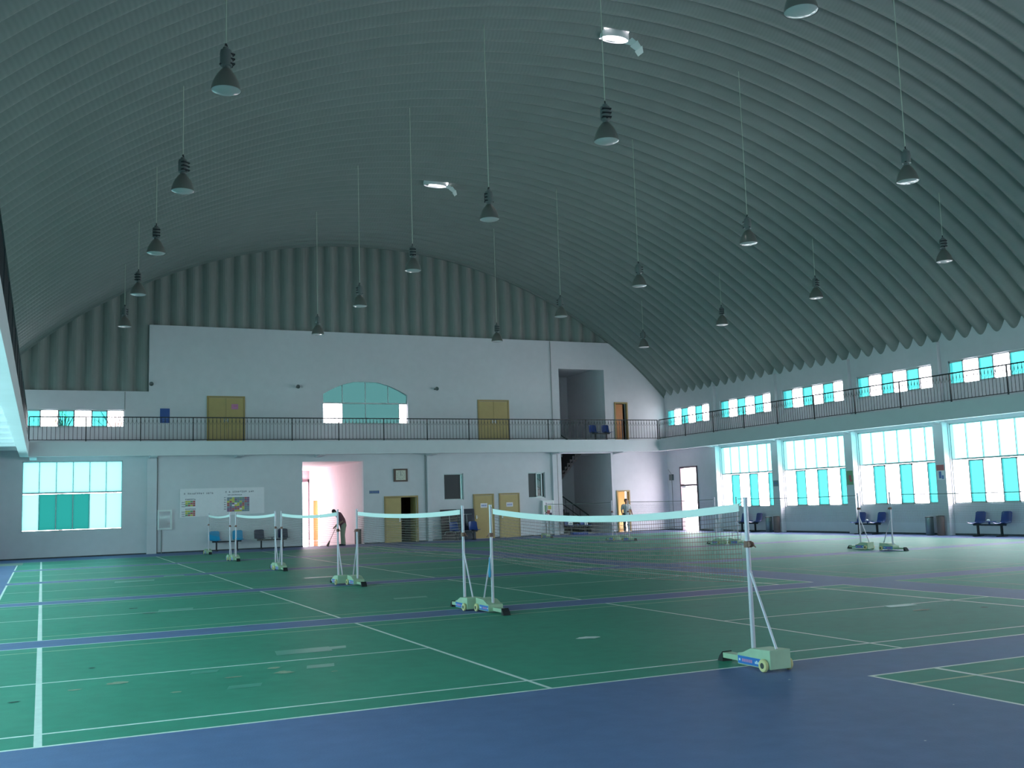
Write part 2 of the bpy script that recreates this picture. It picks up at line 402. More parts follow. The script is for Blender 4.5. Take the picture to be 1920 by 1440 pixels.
HU2 = HU+[(32.75, 36.4, 5.2, 6.06)]
for k, h in enumerate(HU2):
    window('y', XR, 1, h[1], h[0], h[2], h[3], uppb(), ('%s low window above the right gallery' % ords[k+1]) if k < len(HU) else 'farthest low window above the right gallery, by the corner', group='small windows above the right gallery')
    window('y', XL, -1, h[1], h[0], h[2], h[3], [(5.22, 6.04, [(1, 1), (1.05, 7)]*3)], ('%s low window above the left gallery' % ords[k+1]) if k < len(HU) else 'farthest low window above the left gallery, by the corner', group='small windows above the left gallery')
# far wall windows
window('x', YF, 1, -6.68, -3.0, 1.04, 3.80, [(2.58, 3.76, [(1, 5)]*6), (1.10, 2.50, [(1, 5), (1, 6), (1, 6), (1, 6), (1, 5), (1, 5)])], 'large window low on the far wall left, with six pale panes over teal sashes')
window('x', YF, 1, -7.9, -2.97, 5.14, 5.86, [(5.16, 5.84, [(.95, 1), (1, 0)]*4)], 'strip window above the gallery on the far wall left, alternating blue and clear')
window('x', YF, 1, 10.86, 11.82, 1.82, 3.03, [(1.85, 3.0, [(.86, 4), (.12, 3)])], 'black window high between clock and yellow doors')
window('x', YF, 1, 15.15, 16.03, 1.80, 3.02, [(1.84, 2.99, [(.5, 4), (.34, 1), (.16, 4)])], 'half open high window beside the stair opening')

# ------------------------------------------------------------------ far wall
F = dict(corridor=(4.32, 7.05, 0, 3.66), recess=(16.95, 19.72, 0, 3.90), recup=(16.98, 19.51, 4.47, 8.07), door=(8.06, 9.5, 0, 2.0), dperson=(20.02, 20.64, 0, 1.99), dup3=(20.1, 20.73, 4.47, 6.4), arch=(5.25, 9.18, 5.32, 7.25))
holes = [(-6.68, -3.0, 1.04, 3.80), (-7.9, -2.97, 5.14, 5.86), (10.86, 11.82, 1.82, 3.03), (15.15, 16.03, 1.80, 3.02)]+[F[k] for k in ('corridor', 'recess', 'recup', 'door', 'dperson', 'dup3', 'arch')]
mb = MB(); wallmesh(mb, 'x', XL-.3, XR+.3, 0, 6.63, YF, YF+.22, [h for h in holes if h[2] < 6.6]); 
wallmesh(mb, 'x', -2.02, XR+.3, 6.63, 9.43, YF, YF+.22, [(h[0], h[1], 6.62, h[3]) for h in holes if h[3] > 6.63])
# arched head of the middle window: corner fillets
for s, e in ((F['arch'][0], 1), (F['arch'][1], -1)):
    n = 10; x0 = s; zt = F['arch'][3]; pts = [(x0, zt+.0), (x0, zt-.62)]
    for i in range(n+1):
        q = i/n; pts.append((x0+e*1.9*q, zt-.62*(1-q)**1.9))
    pl = [p for p in pts]
    if e < 0: pl = pl[::-1]
    mb.prism(pl, YF, YF+.22, 'y')
mb.build('wall_far', M['wall'], merge=True); tag(bpy.data.objects['wall_far'], 'far end wall, white plaster with doors and a stepped top', 'wall', kind='structure')
window('x', YF, 1, 5.25, 9.18, 5.32, 7.25, [(6.28, 7.21, [(.23, 3), (.27, 3), (.27, 3), (.23, 3)]), (5.36, 6.22, [(.23, 0), (.27, 3), (.4, 3), (.10, 0)])], 'arched teal window above the gallery in the middle of the far wall')

def gable():
    per = .66; mb = MB(); n = int((XR-XL)/per*8); prev = None
    for i in range(n+1):
        x = XL+(XR-XL)*i/n; s = abs(math.sin(PI*(x-.1)/per)); y = YF+.06+.24*(1-s**.8)
        zb = 6.60 if x < -1.85 else 9.40; zt = max(zb, zarch(x)+.42)
        cur = ((x, y, zb), (x, y, zt))
        if prev: mb.quad(prev[0], cur[0], cur[1], prev[1]); mb.quad((prev[0][0], y+.05, prev[0][2]), prev[0], cur[0], (cur[0][0], y+.05, cur[0][2]))
        prev = cur
    o = mb.build('wall_gable', M['gable'], merge=True)
    tag(o, 'dark grey gable of upright ribbed steel panels above the far wall', 'wall', kind='structure')
    t = MB()                                                 # angle trim where vault meets gable and along its foot
    N = 80
    for i in range(N):
        xa, xb = XL+(XR-XL)*i/N, XL+(XR-XL)*(i+1)/N
        za, zb = zarch(xa), zarch(xb)
        t.quad((xa, YF-.02, za-.10), (xb, YF-.02, zb-.10), (xb, YF-.02, zb+.02), (xa, YF-.02, za+.02)); t.quad((xa, YF-.02, za-.10), (xa, YF+.06, za-.10), (xb, YF+.06, zb-.10), (xb, YF-.02, zb-.10))
    o = t.build('trim_1', M['roof']); tag(o, 'grey angle trim following the arch where the vault meets the gable', 'trim', kind='structure')
gable()

# side and back walls
mb = wallmesh(MB(), 'y', YB, YF+.02, 0, 7.3, XR, XR+.24, HR+HU2+[(33.95, 35.45, 0, 3.12)])
tag(mb.build('wall_right', M['wall'], merge=True), 'right side wall with large windows below and small windows above the gallery', 'wall', kind='structure')
mb = wallmesh(MB(), 'y', YB, YF+.02, 0, 7.3, XL-.24, XL, HR+HU2)
tag(mb.build('wall_left', M['wall'], merge=True), 'left side wall with large windows below the gallery', 'wall', kind='structure')
BH = [(-6.5+4.6*k, -2.6+4.6*k, 1.08, 3.88) for k in (3, 4, 5)]  # openings for unseen windows, added to light the near floor
mb = wallmesh(MB(), 'x', XL-.24, XR+.24, 0, 14.5, YB-.24, YB, BH)
tag(mb.build('wall_back', M['wall'], merge=True), 'back wall behind the camera', 'wall', kind='structure')
for k, h in enumerate(BH): window('x', YB, -1, h[0], h[1], h[2], h[3], lowb(), 'unseen window added behind the camera to light the near floor', group='added windows of the back wall')

# columns between the big windows, their upper pilasters
for side, x0, x1, ys in (('right', XR-.25, XR+.0, cols), ('left', XL-.0, XL+.25, cols)):
    for k, y in enumerate(cols):
        if y < YB+1: continue
        c = MB().box(x0, x1, y-.22, y+.22, 0, 3.93).box(x0+(.1 if side == 'right' else 0), x1-(0 if side == 'right' else .1), y-.16, y+.16, 4.47, 6.8)
        tag(c.build('column', M['wall']), '%s white column from the far corner along the %s wall' % (['first', *ords[1:]][k], side), 'column', 'columns of the %s wall' % side, 'structure')
for x, w in ((-1.88, .19), (-6.95, .0), (10.12, .10), (16.55, .12)):
    if w: tag(MB().box(x-w, x+w, YF-.10, YF, 0, 3.93).build('pilaster', M['wall']), {-1.88: 'shallow white pilaster beside the low left window', 10.12: 'slim white pilaster between double door and black window', 16.55: 'slim white pilaster at the stair opening'}[x], 'pilaster', kind='structure')
sk = MB()
for a, b in ((XL, 4.32), (7.05, 8.0), (9.56, 12.3), (13.3, 13.6), (14.62, 16.95), (19.72, 19.96), (20.7, XR)): sk.box(a, b, YF-.02, YF, 0, .05)
tag(sk.build('baseboard_far', M['skirt']), 'thin dark strip along the foot of the far wall', 'baseboard', kind='structure')
tag(MB().box(XR-.02, XR, YB, 33.95, 0, .06).box(XR-.02, XR, 35.45, YF, 0, .06).build('baseboard_right', M['skirt']), 'thin dark strip along the foot of the right wall', 'baseboard', kind='structure')

# ------------------------------------------------------------------ galleries
XGL, XGR, YG = -6.46, 21.8, 35.4
def gallery():
    r = MB(); r.box(XGR, XGR+.24, YB, YG, 3.92, 4.50).box(XGR+.24, XR, YB, YF, 4.26, 4.47)
    for y in cols:
        r.prism([(XGR+.24, 4.26), (XR, 4.26), (XR, 3.88), (XR-.25, 3.88), (XGR+.24, 4.10)], y-.13, y+.13, 'y')
    tag(r.build('balcony', M['slab'], merge=True), 'white gallery slab along the right wall above the large windows', 'balcony', kind='structure')
    l = MB(); l.box(XGL-.30, XGL, YB, YG+.0, 3.92, 4.50).box(XL, XGL-.30, YB, YF, 4.22, 4.47)
    for y in cols:
        for dy in (0, 2.25): l.box(XL, XGL-.30, y-.1+dy, y+.1+dy, 4.12, 4.22)
    tag(l.build('balcony', M['slab'], merge=True), 'white gallery slab running overhead along the left edge', 'balcony', kind='structure')
    f = MB(); f.box(XGL, XGR, YG, YG+.24, 3.92, 4.50).box(XGL-.3, XGR+.24, YG+.24, YF, 4.30, 4.47).box(XGL-.30, XGL, YG, YG+.24, 3.92, 4.50)
    f.box(XGR, XGR+.24, YG, YG+.24, 3.92, 4.50)
    for x in (-6.3, -1.88, 1.55, 5.0, 10.12, 16.5, 20.0): f.prism([(YG+.24, 4.30), (YF, 4.30), (YF, 3.84), (YG+.24, 3.90)], x-.13, x+.13, 'x')
    tag(f.build('balcony', M['slab'], merge=True), 'white gallery slab across the far wall', 'balcony', kind='structure')
gallery()
def rail_panel(L, n):
    mb = MB()
    mb.box(0, L, -.012, .012, .07, .095)
    for i in range(1, n):
        x = L*i/n; mb.tube((x, 0, .08), (x, 0, .96), .0095, n=5)
    for i in range(n):
        x0, x1 = L*i/n, L*(i+1)/n; xm = (x0+x1)/2
        mb.path([(x0, 0, .93), (x0+.02, 0, .80), (xm, 0, .70), (x1-.02, 0, .80), (x1, 0, .93)], .005, 4)
    return mb
def railing(p0, p1, nb, label):
    p0, p1 = Vector(p0), Vector(p1); L = (p1-p0).length; a = math.atan2(p1.y-p0.y, p1.x-p0.x)
    t = thing('railing', label, 'railing', p0, a)
    MB().box(0, L, -.025, .025, .96, 1.0).build('top_rail', M['iron'], t)
    b = L/nb; proto = rail_panel(b, 13 if b < 2.1 else 16)
    pan = proto.build('baluster_panel', M['iron'], t)
    for i in range(1, nb):
        c = pan.copy(); C.objects.link(c); c.parent = t; c.location = (b*i, 0, 0)
    post = MB().box(-.02, .02, -.02, .02, 0, .97).build('rail_post', M['iron'], t)
    for i in range(1, nb+1):
        c = post.copy(); C.objects.link(c); c.parent = t; c.location = (b*i, 0, 0)
railing((XGL, YG+.06, 4.48), (XGR, YG+.06, 4.48), 14, 'black iron railing along the far gallery')
railing((XGR+.06, YG, 4.48), (XGR+.06, YB+.6, 4.48), 21, 'black iron railing along the right gallery')
railing((XGL-.06, YG, 4.48), (XGL-.06, YB+.6, 4.48), 21, 'black iron railing along the left gallery, seen end on')

# ------------------------------------------------------------------ corridor, stairwell and rooms behind the far wall
def inner(name, label, parts, mt):
    mb = MB()
    for p in parts: mb.box(*p)
    tag(mb.build(name, mt), label, 'wall', kind='structure')
cw = MB(); wallmesh(cw, 'y', YF+.22, 47.0, 0, 3.66, 7.05, 7.2, [(44.65, 45.7, 0, 2.08)])
wallmesh(cw, 'y', YF+.22, 47.0, 0, 3.66, 4.17, 4.32, [(45.2, 46.0, 1.0, 2.0)]); wallmesh(cw, 'x', 4.17, 7.2, 0, 3.66, 47.0, 47.15, [(4.6, 7.12, 0, 3.05)])  # left wall has an unseen opening added to brighten the right wall
cw.box(4.17, 7.2, YF+.22, 47.1, 3.66, 3.75)
tag(cw.build('wall_corridor', M['wall_pink'], merge=True), 'corridor walls beyond the far wall opening, coloured pink for the daylight', 'wall', kind='structure')
tag(MB().box(4.17, 7.4, YF+.2, 47.4, -.02, .001).build('floor', M['tile']), 'polished pale tiled floor of the corridor', 'floor', kind='structure')
dr = thing('door_1', 'open outer door frame at the end of the corridor, full of daylight', 'door', kind='structure')
MB().box(6.98, 7.05, 46.9, 47.0, 0, 3.2).box(4.5, 4.6, 46.9, 47.0, 0, 3.2).box(4.5, 7.05, 46.9, 47.0, 3.05, 3.2).build('door_frame', M['alud'], dr)
dr = thing('door_2', 'orange door on the right side of the bright corridor', 'door', kind='structure')
MB().box(6.80, 7.045, 44.98, 45.02, .01, 2.05).build('door_leaf', M['orange'], dr)
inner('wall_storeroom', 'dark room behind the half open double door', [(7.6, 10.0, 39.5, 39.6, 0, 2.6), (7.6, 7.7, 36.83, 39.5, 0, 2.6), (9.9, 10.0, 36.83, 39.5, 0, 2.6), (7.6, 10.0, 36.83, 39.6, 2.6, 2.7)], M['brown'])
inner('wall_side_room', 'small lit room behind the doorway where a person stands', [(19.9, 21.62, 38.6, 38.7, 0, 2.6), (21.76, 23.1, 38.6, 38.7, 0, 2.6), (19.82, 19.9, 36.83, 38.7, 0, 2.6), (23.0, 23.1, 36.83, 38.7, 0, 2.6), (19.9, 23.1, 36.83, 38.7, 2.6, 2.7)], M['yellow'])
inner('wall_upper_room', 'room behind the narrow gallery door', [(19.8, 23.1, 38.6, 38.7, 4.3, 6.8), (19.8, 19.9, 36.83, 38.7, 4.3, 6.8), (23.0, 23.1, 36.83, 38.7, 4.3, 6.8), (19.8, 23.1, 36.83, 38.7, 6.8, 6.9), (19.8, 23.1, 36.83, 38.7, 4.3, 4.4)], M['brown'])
inner('wall_stairwell', 'grey walls of the stairwell', [(15.2, 19.8, 40.6, 40.7, 0, 8.3), (19.72, 19.8, 36.83, 40.6, 0, 3.9), (19.51, 19.8, 36.83, 40.6, 3.9, 8.3), (15.1, 15.2, 36.83, 40.7, 0, 8.3), (15.1, 19.8, 36.83, 40.7, 8.2, 8.3)], M['wall'])
fl = MB().box(7.2, 10.0, YF+.2, 39.6, -.02, 0).box(15.1, 21.7, YF+.2, 40.7, -.02, 0)
tag(fl.build('floor', M['slab']), 'plain floor of the rooms behind the far wall', 'floor', kind='structure')
def stairs():
    t = thing('staircase', 'concrete staircase with dark flights in the stairwell opening', 'staircase', (15.3, 37.0, 0))
    lo = MB(); n = 12
    for i in range(n):          # lower flight falls to the right from the landing
        z = 2.05*(n-i)/n; x = 1.3+i*.27; lo.box(x, x+.27, 1.9, 3.3, max(0, z-.42), z)
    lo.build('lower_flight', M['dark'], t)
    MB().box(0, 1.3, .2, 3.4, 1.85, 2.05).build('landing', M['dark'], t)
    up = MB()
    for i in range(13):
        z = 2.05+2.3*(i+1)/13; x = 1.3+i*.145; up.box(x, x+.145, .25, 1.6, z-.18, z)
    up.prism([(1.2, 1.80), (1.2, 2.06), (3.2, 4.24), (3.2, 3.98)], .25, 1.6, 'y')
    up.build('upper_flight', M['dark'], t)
    h = MB(); h.tube((1.2, 1.9, 2.95), (4.3, 1.9, .85), .03, n=6).tube((1.2, 1.9, 2.55), (4.3, 1.9, .45), .02, n=6)
    for i in range(8): h.tube((1.4+i*.4, 1.9, 1.95-i*.262), (1.4+i*.4, 1.9, 2.82-i*.272), .014, n=5)
    h.build('handrail', M['iron'], t)
    h2 = MB(); h2.tube((1.0, .3, 5.5), (2.6, .3, 4.5), .03, n=6); h2.build('handrail', M['iron'], t)
stairs()

# ------------------------------------------------------------------ doors on the far wall
dno = [2]
def door(x0, x1, z0, z1, label, leaves=1, openr=False, sign=False, leaf=True, fm='yframe', y=YF, recessed=True):
    dno[0] += 1
    t = thing('door_%d' % dno[0], label, 'door', ((x0+x1)/2, y, z0), kind='structure'); w = (x1-x0)/2; h = z1-z0; f = .07
    fr = MB().box(-w-f*.4, -w+f*.6, -.04, .10, 0, h+f*.4).box(w-f*.6, w+f*.4, -.04, .10, 0, h+f*.4).box(-w+f*.6, w-f*.6, -.04, .10, h-f*.6, h+f*.4)
    fr.build('door_frame', M[fm], t)
    if leaf:
        edges = [-w+f*.6+i*(2*w-1.2*f)/leaves for i in range(leaves+1)]
        for i in range(leaves):
            a, b = edges[i]+.004, edges[i+1]-.004
            if openr and i == leaves-1:
                L = b-a; lm = MB().box(-.04, 0, 0, L, .01, h-f*.6-.01)
                lf = lm.build('door_leaf', M['yellow'], t); lf.location = (b, .03, 0); continue
            lf = MB().box(a, b, 0.0 if recessed else -.03, .035, .01, h-f*.6-.01).build('door_leaf', M['yellow'], t, bevel=.004)
            hx = a+.07 if (i == 1 or leaves == 1) else b-.07
            MB().box(hx-.02, hx+.02, -.03 if recessed else -.05, 0, h*.45, h*.45+.16).tube((hx, -.05, h*.49), (hx+(.10 if hx < 0 else -.10), -.05, h*.49), .01, n=6).tube((hx, -.05, h*.49), (hx, 0, h*.49), .01, n=6).build('handle', M['chrome'], lf)
        if sign:
            s = MB().box(-.17, .17, -.042, -.031, h*.70, h*.80)
            for k in range(4): s.box(-.12+k*.065, -.08+k*.065, -.044, -.0421, h*.73, h*.77, 1)
            s.build('door_sign', [M['paper'], M['cb']], t)
    return t
door(8.01, 9.55, 0, 2.04, 'yellow double door under the clock, right leaf open on a dark room', 2, True)
door(12.31, 13.30, 0, 2.03, 'yellow single door with small sign, left of the close pair', 1, sign=True, recessed=False)
door(13.62, 14.62, 0, 2.04, 'yellow single door with small sign, right of the close pair', 1, sign=True, recessed=False)
door(19.98, 20.68, 0, 2.02, 'open doorway with pale yellow frame where a person stands', leaf=False)
d = door(0.32, 1.84, 4.47, 6.45, 'yellow double door on the far gallery left, with pink sticker', 2, recessed=False)
MB().box(.22, .50, -.036, -.031, 1.45, 1.67).box(.30, .46, -.038, -.0361, 1.58, 1.60, 1).build('sticker', [M['labelp'], M['cr']], d)
door(12.66, 14.22, 4.47, 6.45, 'yellow double door on the far gallery, right of the arched window', 2, recessed=False)
door(20.06, 20.77, 4.47, 6.42, 'narrow orange door ajar on the far gallery near the right corner', leaf=False)
MB().box(-.28, .12, .05, .09, .01, 1.88).build('door_leaf', M['orange'], bpy.data.objects['door_%d' % dno[0]])
# glazed outer door in the right wall
dno[0] += 1
t = thing('door_%d' % dno[0], 'tall glazed outer door in the right wall beside the corner, glowing with daylight', 'door', (XR, 34.7, 0), kind='structure')
g = MB(); H = 3.12
for y in (-.75, .67): g.box(-.05, .12, y, y+.08, 0, H)
g.box(-.05, .12, -.67, .67, H-.08, H).box(-.05, .12, -.67, .67, 2.15, 2.25); g.build('door_frame', M['alud'], t)
MB().quad((.05, -.67, .02), (.05, .67, .02), (.05, .67, 2.15), (.05, -.67, 2.15)).quad((.05, -.67, 2.25), (.05, .67, 2.25), (.05, .67, H-.08), (.05, -.67, H-.08)).build('door_pane', M['clear'], t)
MB().box(-.11, -.05, .15, .5, 2.08, 2.16).build('door_closer', M['chrome'], t)

# ------------------------------------------------------------------ things on the far wall
def box_thing(name, label, cat, b, mt, **k): return tag(MB().box(*b).build(name, mt, **k), label, cat)
# banner with printed charts
t = thing('banner', 'long white banner with printed headings and coloured charts on the far wall', 'banner', (0, YF-.012, 0))
inkm = MB().quad((-.78, -.012, 1.42), (2.67, -.012, 1.50), (2.67, -.012, 2.60), (-.78, -.012, 2.60)).add([(-.78, 0, 1.42), (2.67, 0, 1.50), (2.67, 0, 2.60), (-.78, 0, 2.60), (-.78, -.012, 1.42), (2.67, -.012, 1.50), (2.67, -.012, 2.60), (-.78, -.012, 2.60)], [(0, 1, 5, 4), (1, 2, 6, 5), (2, 3, 7, 6), (3, 0, 4, 7)])
y = -.014
def glyphs(x0, x1, z, h, step=.075, skip=()):
    x = x0; i = 0
    while x < x1:
        if i not in skip:
            for q in range(4):
                a = x+random.uniform(0, .5)*step; zz = z+random.uniform(0, .8)*h
                if q % 2: inkm.box(a, a+.008, y, y+.001, z, z+h, 6)
                else: inkm.box(x, x+step*.75, y, y+.001, zz, zz+.010, 6)
        x += step; i += 1
glyphs(-.62, .55, 2.36, .07, skip=(1, 11)); glyphs(1.05, 2.25, 2.40, .07, skip=(1, 3, 12))
glyphs(-.56, -.18, 2.13, .05, .06); glyphs(-.56, -.18, 1.73, .05, .06); glyphs(1.15, 1.75, 2.28, .04, .06)
for i in range(3): glyphs(-.70, -.58, 2.02-.085*i, .04, .05); glyphs(-.70, -.58, 1.62-.085*i, .04, .05)
for i in range(6): glyphs(1.00, 1.10, 2.17-.095*i, .04, .05)
mats_ = [M['paper'], M['cr'], M['cg'], M['cp'], M['cgr'], M['cy'], M['ink']]
pat = ["440442413", "400344433", "010240413", "143502144", "145003143", "434131044", "331315044", "313000444"]
for r, row in enumerate(pat):
    for c, k in enumerate(row):
        x = 1.12+c*.103; z = 2.20-r*.075; inkm.box(x, x+.10, y, y+.0012, z-.07, z, {0: 5, 5: 0}.get(int(k), int(k)))
for zz in (2.10, 1.70):
    for r in range(3):
        for c in range(4):
            x = -.56+c*.10; inkm.box(x, x+.095, y, y+.0012, zz-.08*r-.07, zz-.08*r, [5, 5, 2, 1][(c+r) % 4] if c < 3 else 1)
inkm.build('sheet', mats_, t)

t = thing('wall_clock', 'square brown framed wall clock above the yellow double door', 'clock', (8.77, YF, 3.0))
MB().box(-.33, .33, -.06, 0, -.29, .29).build('frame', M['brown'], t, bevel=.01)
fc = MB().box(-.23, .23, -.066, -.06, -.22, .22)
hm = fc
for k in range(12):
    a = PI*k/6; hm.box(.17*math.cos(a)-.012, .17*math.cos(a)+.012, -.070, -.066, .17*math.sin(a)-.012, .17*math.sin(a)+.012, 1)
fc = fc.build('face', [M['gold'], M['ink']], t); MB().box(-.006, .006, -.072, -.068, -.02, .15).box(-.02, .10, -.074, -.071, -.006, .006).build('clock_hand', M['ink'], fc)

def framed(name, label, x0, x1, z0, z1, mt_in, stand, dpt=.12):
    t = thing(name, label, 'display box', ((x0+x1)/2, YF, 0)); w = (x1-x0)/2; f = .07
    MB().box(-w, w, -dpt, 0, z0, z0+f).box(-w, w, -dpt, 0, z1-f, z1).box(-w, -w+f, -dpt, 0, z0+f, z1-f).box(w-f, w, -dpt, 0, z0+f, z1-f).box(-w+f, w-f, -.03, 0, z0+f, z1-f).build('frame', M['tape'], t)
    MB().box(-w+f, w-f, -dpt+.02, -dpt+.03, z0+f, z1-f).build('front_pane', mt_in, t)
    for sx in stand: MB().tube((sx, -.04, 0), (sx, -.04, z0), .018, n=8).build('conduit', M['cord'], t)
    return t
framed('display_box', 'silver framed mirror box on the wall right of the left pilaster', -1.66, -1.09, .95, 1.76, M['mirror'], (-.12,))
t = framed('display_box', 'white framed picture box on the wall beside the stair opening', 15.80, 16.40, .82, 1.66, M['paper'], (-.1, .08), .16)
pm = MB()
for k, (a, b, c, d_, q) in enumerate([(-.20, -.05, .30, .62, 0), (-.10, .08, .20, .38, 1), (-.02, .15, .42, .60, 2), (.04, .18, .14, .26, 3), (-.18, -.06, .10, .25, 4)]): pm.box(a, b, -.142, -.1401, .82+c, .82+d_, q)
pm.build('picture', [M['cg'], M['cr'], M['cy'], M['ink'], M['cgr']], t)
t = thing('notice_board', 'blue notice board on the wall above the gallery near the tall wall step', 'sign', (-1.39, YF, 5.33)); MB().box(-.19, .19, -.02, 0, 0, .60).build('panel', M['bluebd'], t); MB().box(-.12, .12, -.022, -.02, .18, .22).box(-.10, .06, -.022, -.02, .10, .12).build('lettering', M['cb'], t)
t = thing('wall_sign', 'tiny blue and white sign left of the yellow double door', 'sign', (7.53, YF, 2.26)); sg = MB().box(-.23, .23, -.012, 0, -.06, .08)
for k in range(5): sg.box(-.20+k*.07, -.155+k*.07, -.014, -.012, -.03, .05, 1)
sg.box(.16, .22, -.014, -.012, -.04, .06, 1); sg.build('plate', [M['cgr'], M['bluebd']], t)
for x, z, l in ((-1.95, 6.92, 'small grey wall speaker on the tall wall edge, left'), (4.11, 6.92, 'small grey wall speaker left of the arched window'), (10.54, 6.94, 'small grey wall speaker right of the arched window')):
    t = thing('wall_speaker', l, 'speaker', (x, YF, z), group='small speakers on the upper far wall')
    MB().box(-.04, .04, -.10, 0, -.03, .03).build('bracket', M['iron'], t); MB().lathe([(0, -.13), (.05, -.13), (.09, -.24), (.075, -.24), (.0, -.15)], n=14, T=Matrix.Rotation(PI/2, 4, 'X') @ Matrix.Scale(-1, 4, (0, 0, 1))).build('horn', M['ballast'], t, smooth=True)
for x, z0, z1, l in ((-1.66, 0, 3.9, 'thin dark conduit beside the left pilaster'), (16.72, 0, 3.9, 'thin grey conduit at the edge of the stair opening'), (-2.95, 5.86, 6.6, 'thin conduit above the strip window'), (9.95, 0, 3.9, 'thin grey conduit left of the middle pilaster'), (16.55, 4.5, 9.4, 'long thin conduit on the upper wall beside the stair opening')):
    tag(MB().tube((x, YF-.03, z0), (x, YF-.03, z1), .014, n=6).build('conduit', M['cord']), l, 'pipe')
t = thing('switch_box', 'grey switch box with conduit on the right wall by the corner', 'switch box', (XR, 36.2, 2.62)); MB().box(-.10, 0, -.14, .14, -.14, .16).build('housing', M['ballast'], t, bevel=.01); MB().tube((-.03, 0, -2.6), (-.03, 0, -.14), .014, n=6).tube((-.03, 0, .16), (-.03, .3, .42), .01, n=6).build('conduit', M['cord'], t)

# posters on the columns of the right wall
for k, (y, z0, z1, c1, c2, l) in enumerate(((23.3, 1.88, 2.43, 'cg', 'cr', 'green poster with a red figure on the second column'), (18.8, 1.92, 2.45, 'cr', 'paper', 'poster with a red top on the nearest visible column'), (27.8, 1.95, 2.2, 'cgr', 'cb', 'small grey notice on the first column'))):
    t = thing('poster', l, 'poster', (XR-.25, y, 0)); w = .17
    MB().box(-.006, 0, -w, w, z0, z1).build('sheet', M[c1 if k != 1 else 'paper'], t)
    p = MB()
    if k == 0: p.box(-.008, -.006, -.08, .06, z0+.20, z0+.38).box(-.008, -.006, -.12, .02, z0+.12, z0+.2)
    elif k == 1: p.box(-.008, -.006, -w, w, z0+.33, z1)
    else: p.box(-.008, -.006, -.1, .1, z0+.1, z0+.15)
    p.build('picture', M[c2 if k != 1 else 'cr'], t)
    if k == 1: MB().box(-.0085, -.006, -.03, .08, z0+.06, z0+.30).box(-.0085, -.006, -.13, -.05, z0+.03, z0+.16).build('figure', M['cb'], t)

# ------------------------------------------------------------------ pendant lamps
def lamp(x, y, label):
    zr = 8.35; t = thing('pendant_lamp', label, 'lamp', (x, y, zr), random.uniform(0, 6), 'high bay lamps hanging from the vault')
    return t
def lamp_parts(t, top):
    hd = MB(); pr = [(.24, 0), (.238, .02), (.228, .07), (.20, .16), (.155, .25), (.105, .32), (.075, .36)]
    hd.lathe(pr+[(.0, .37)], n=28); hd.lathe([(.232, .0), (.218, .07), (.19, .16), (.14, .25), (.0, .30)], n=28)
    h = hd.build('lamp_hood', M['hood'], t, smooth=True)
    MB().lathe([(.0, -.035), (.12, -.032), (.19, -.018), (.235, .004), (.235, .012), (0, .012)], n=28).build('lamp_lens', M['lens'], t, smooth=True)
    bl = MB(); bl.lathe([(0, .37), (.06, .37), (.06, .41), (.095, .42), (.10, .48), (.10, .62), (.09, .68), (.05, .70), (.05, .73), (0, .73)], n=14)
    b = bl.build('ballast_housing', M['ballast'], t, smooth=True)
    fn = MB()
    for k in range(3):
        for s in (0, 1): fn.box(.03, .115, -.09+.0, .09, .44+k*.08, .465+k*.08) if s == 0 else None
    fn.box(-.11, .11, -.02, .02, .42, .44).build('cooling_fin', M['iron'], b)
    MB().path([(0, 0, .73), (.02, 0, .76), (.0, 0, .80), (-.015, 0, .765)], .012, 6).build('hook', M['iron'], t)
    MB().tube((0, 0, .79), (0, 0, top), .011, n=6).build('hanging_wire', M['wire'], t)
lx = [-3.36, 3.70, 11.32, 18.5]; ly = [2.82, 8.38, 14.05, 19.7, 25.2, 31.1]
protos = {}
rown = ['left row', 'second row from the left', 'third row from the left', 'right row']
posn = ['nearest', 'second nearest', 'third nearest', 'fourth nearest', 'fifth nearest', 'farthest']
for i, x in enumerate(lx):
    for j, y in enumerate(ly):
        if (i in (0, 2) and j == 0) or (i == 3 and j < 2): continue
        l = '%s grey bell-shaped pendant lamp of the %s' % ({(0): posn, (1): posn, (2): posn, (3): posn}[i][j - (0 if i == 1 else 1 if i < 3 else 2)] if not (j == 5) else 'farthest', rown[i])
        if i not in protos:
            t = lamp(x, y, l); lamp_parts(t, zarch(x)-8.35+.05); protos[i] = t
        else:
            t = copy_tree(protos[i]); t.location = (x, y, 8.35); t['label'] = l; t.rotation_euler.z = random.uniform(0, 6)

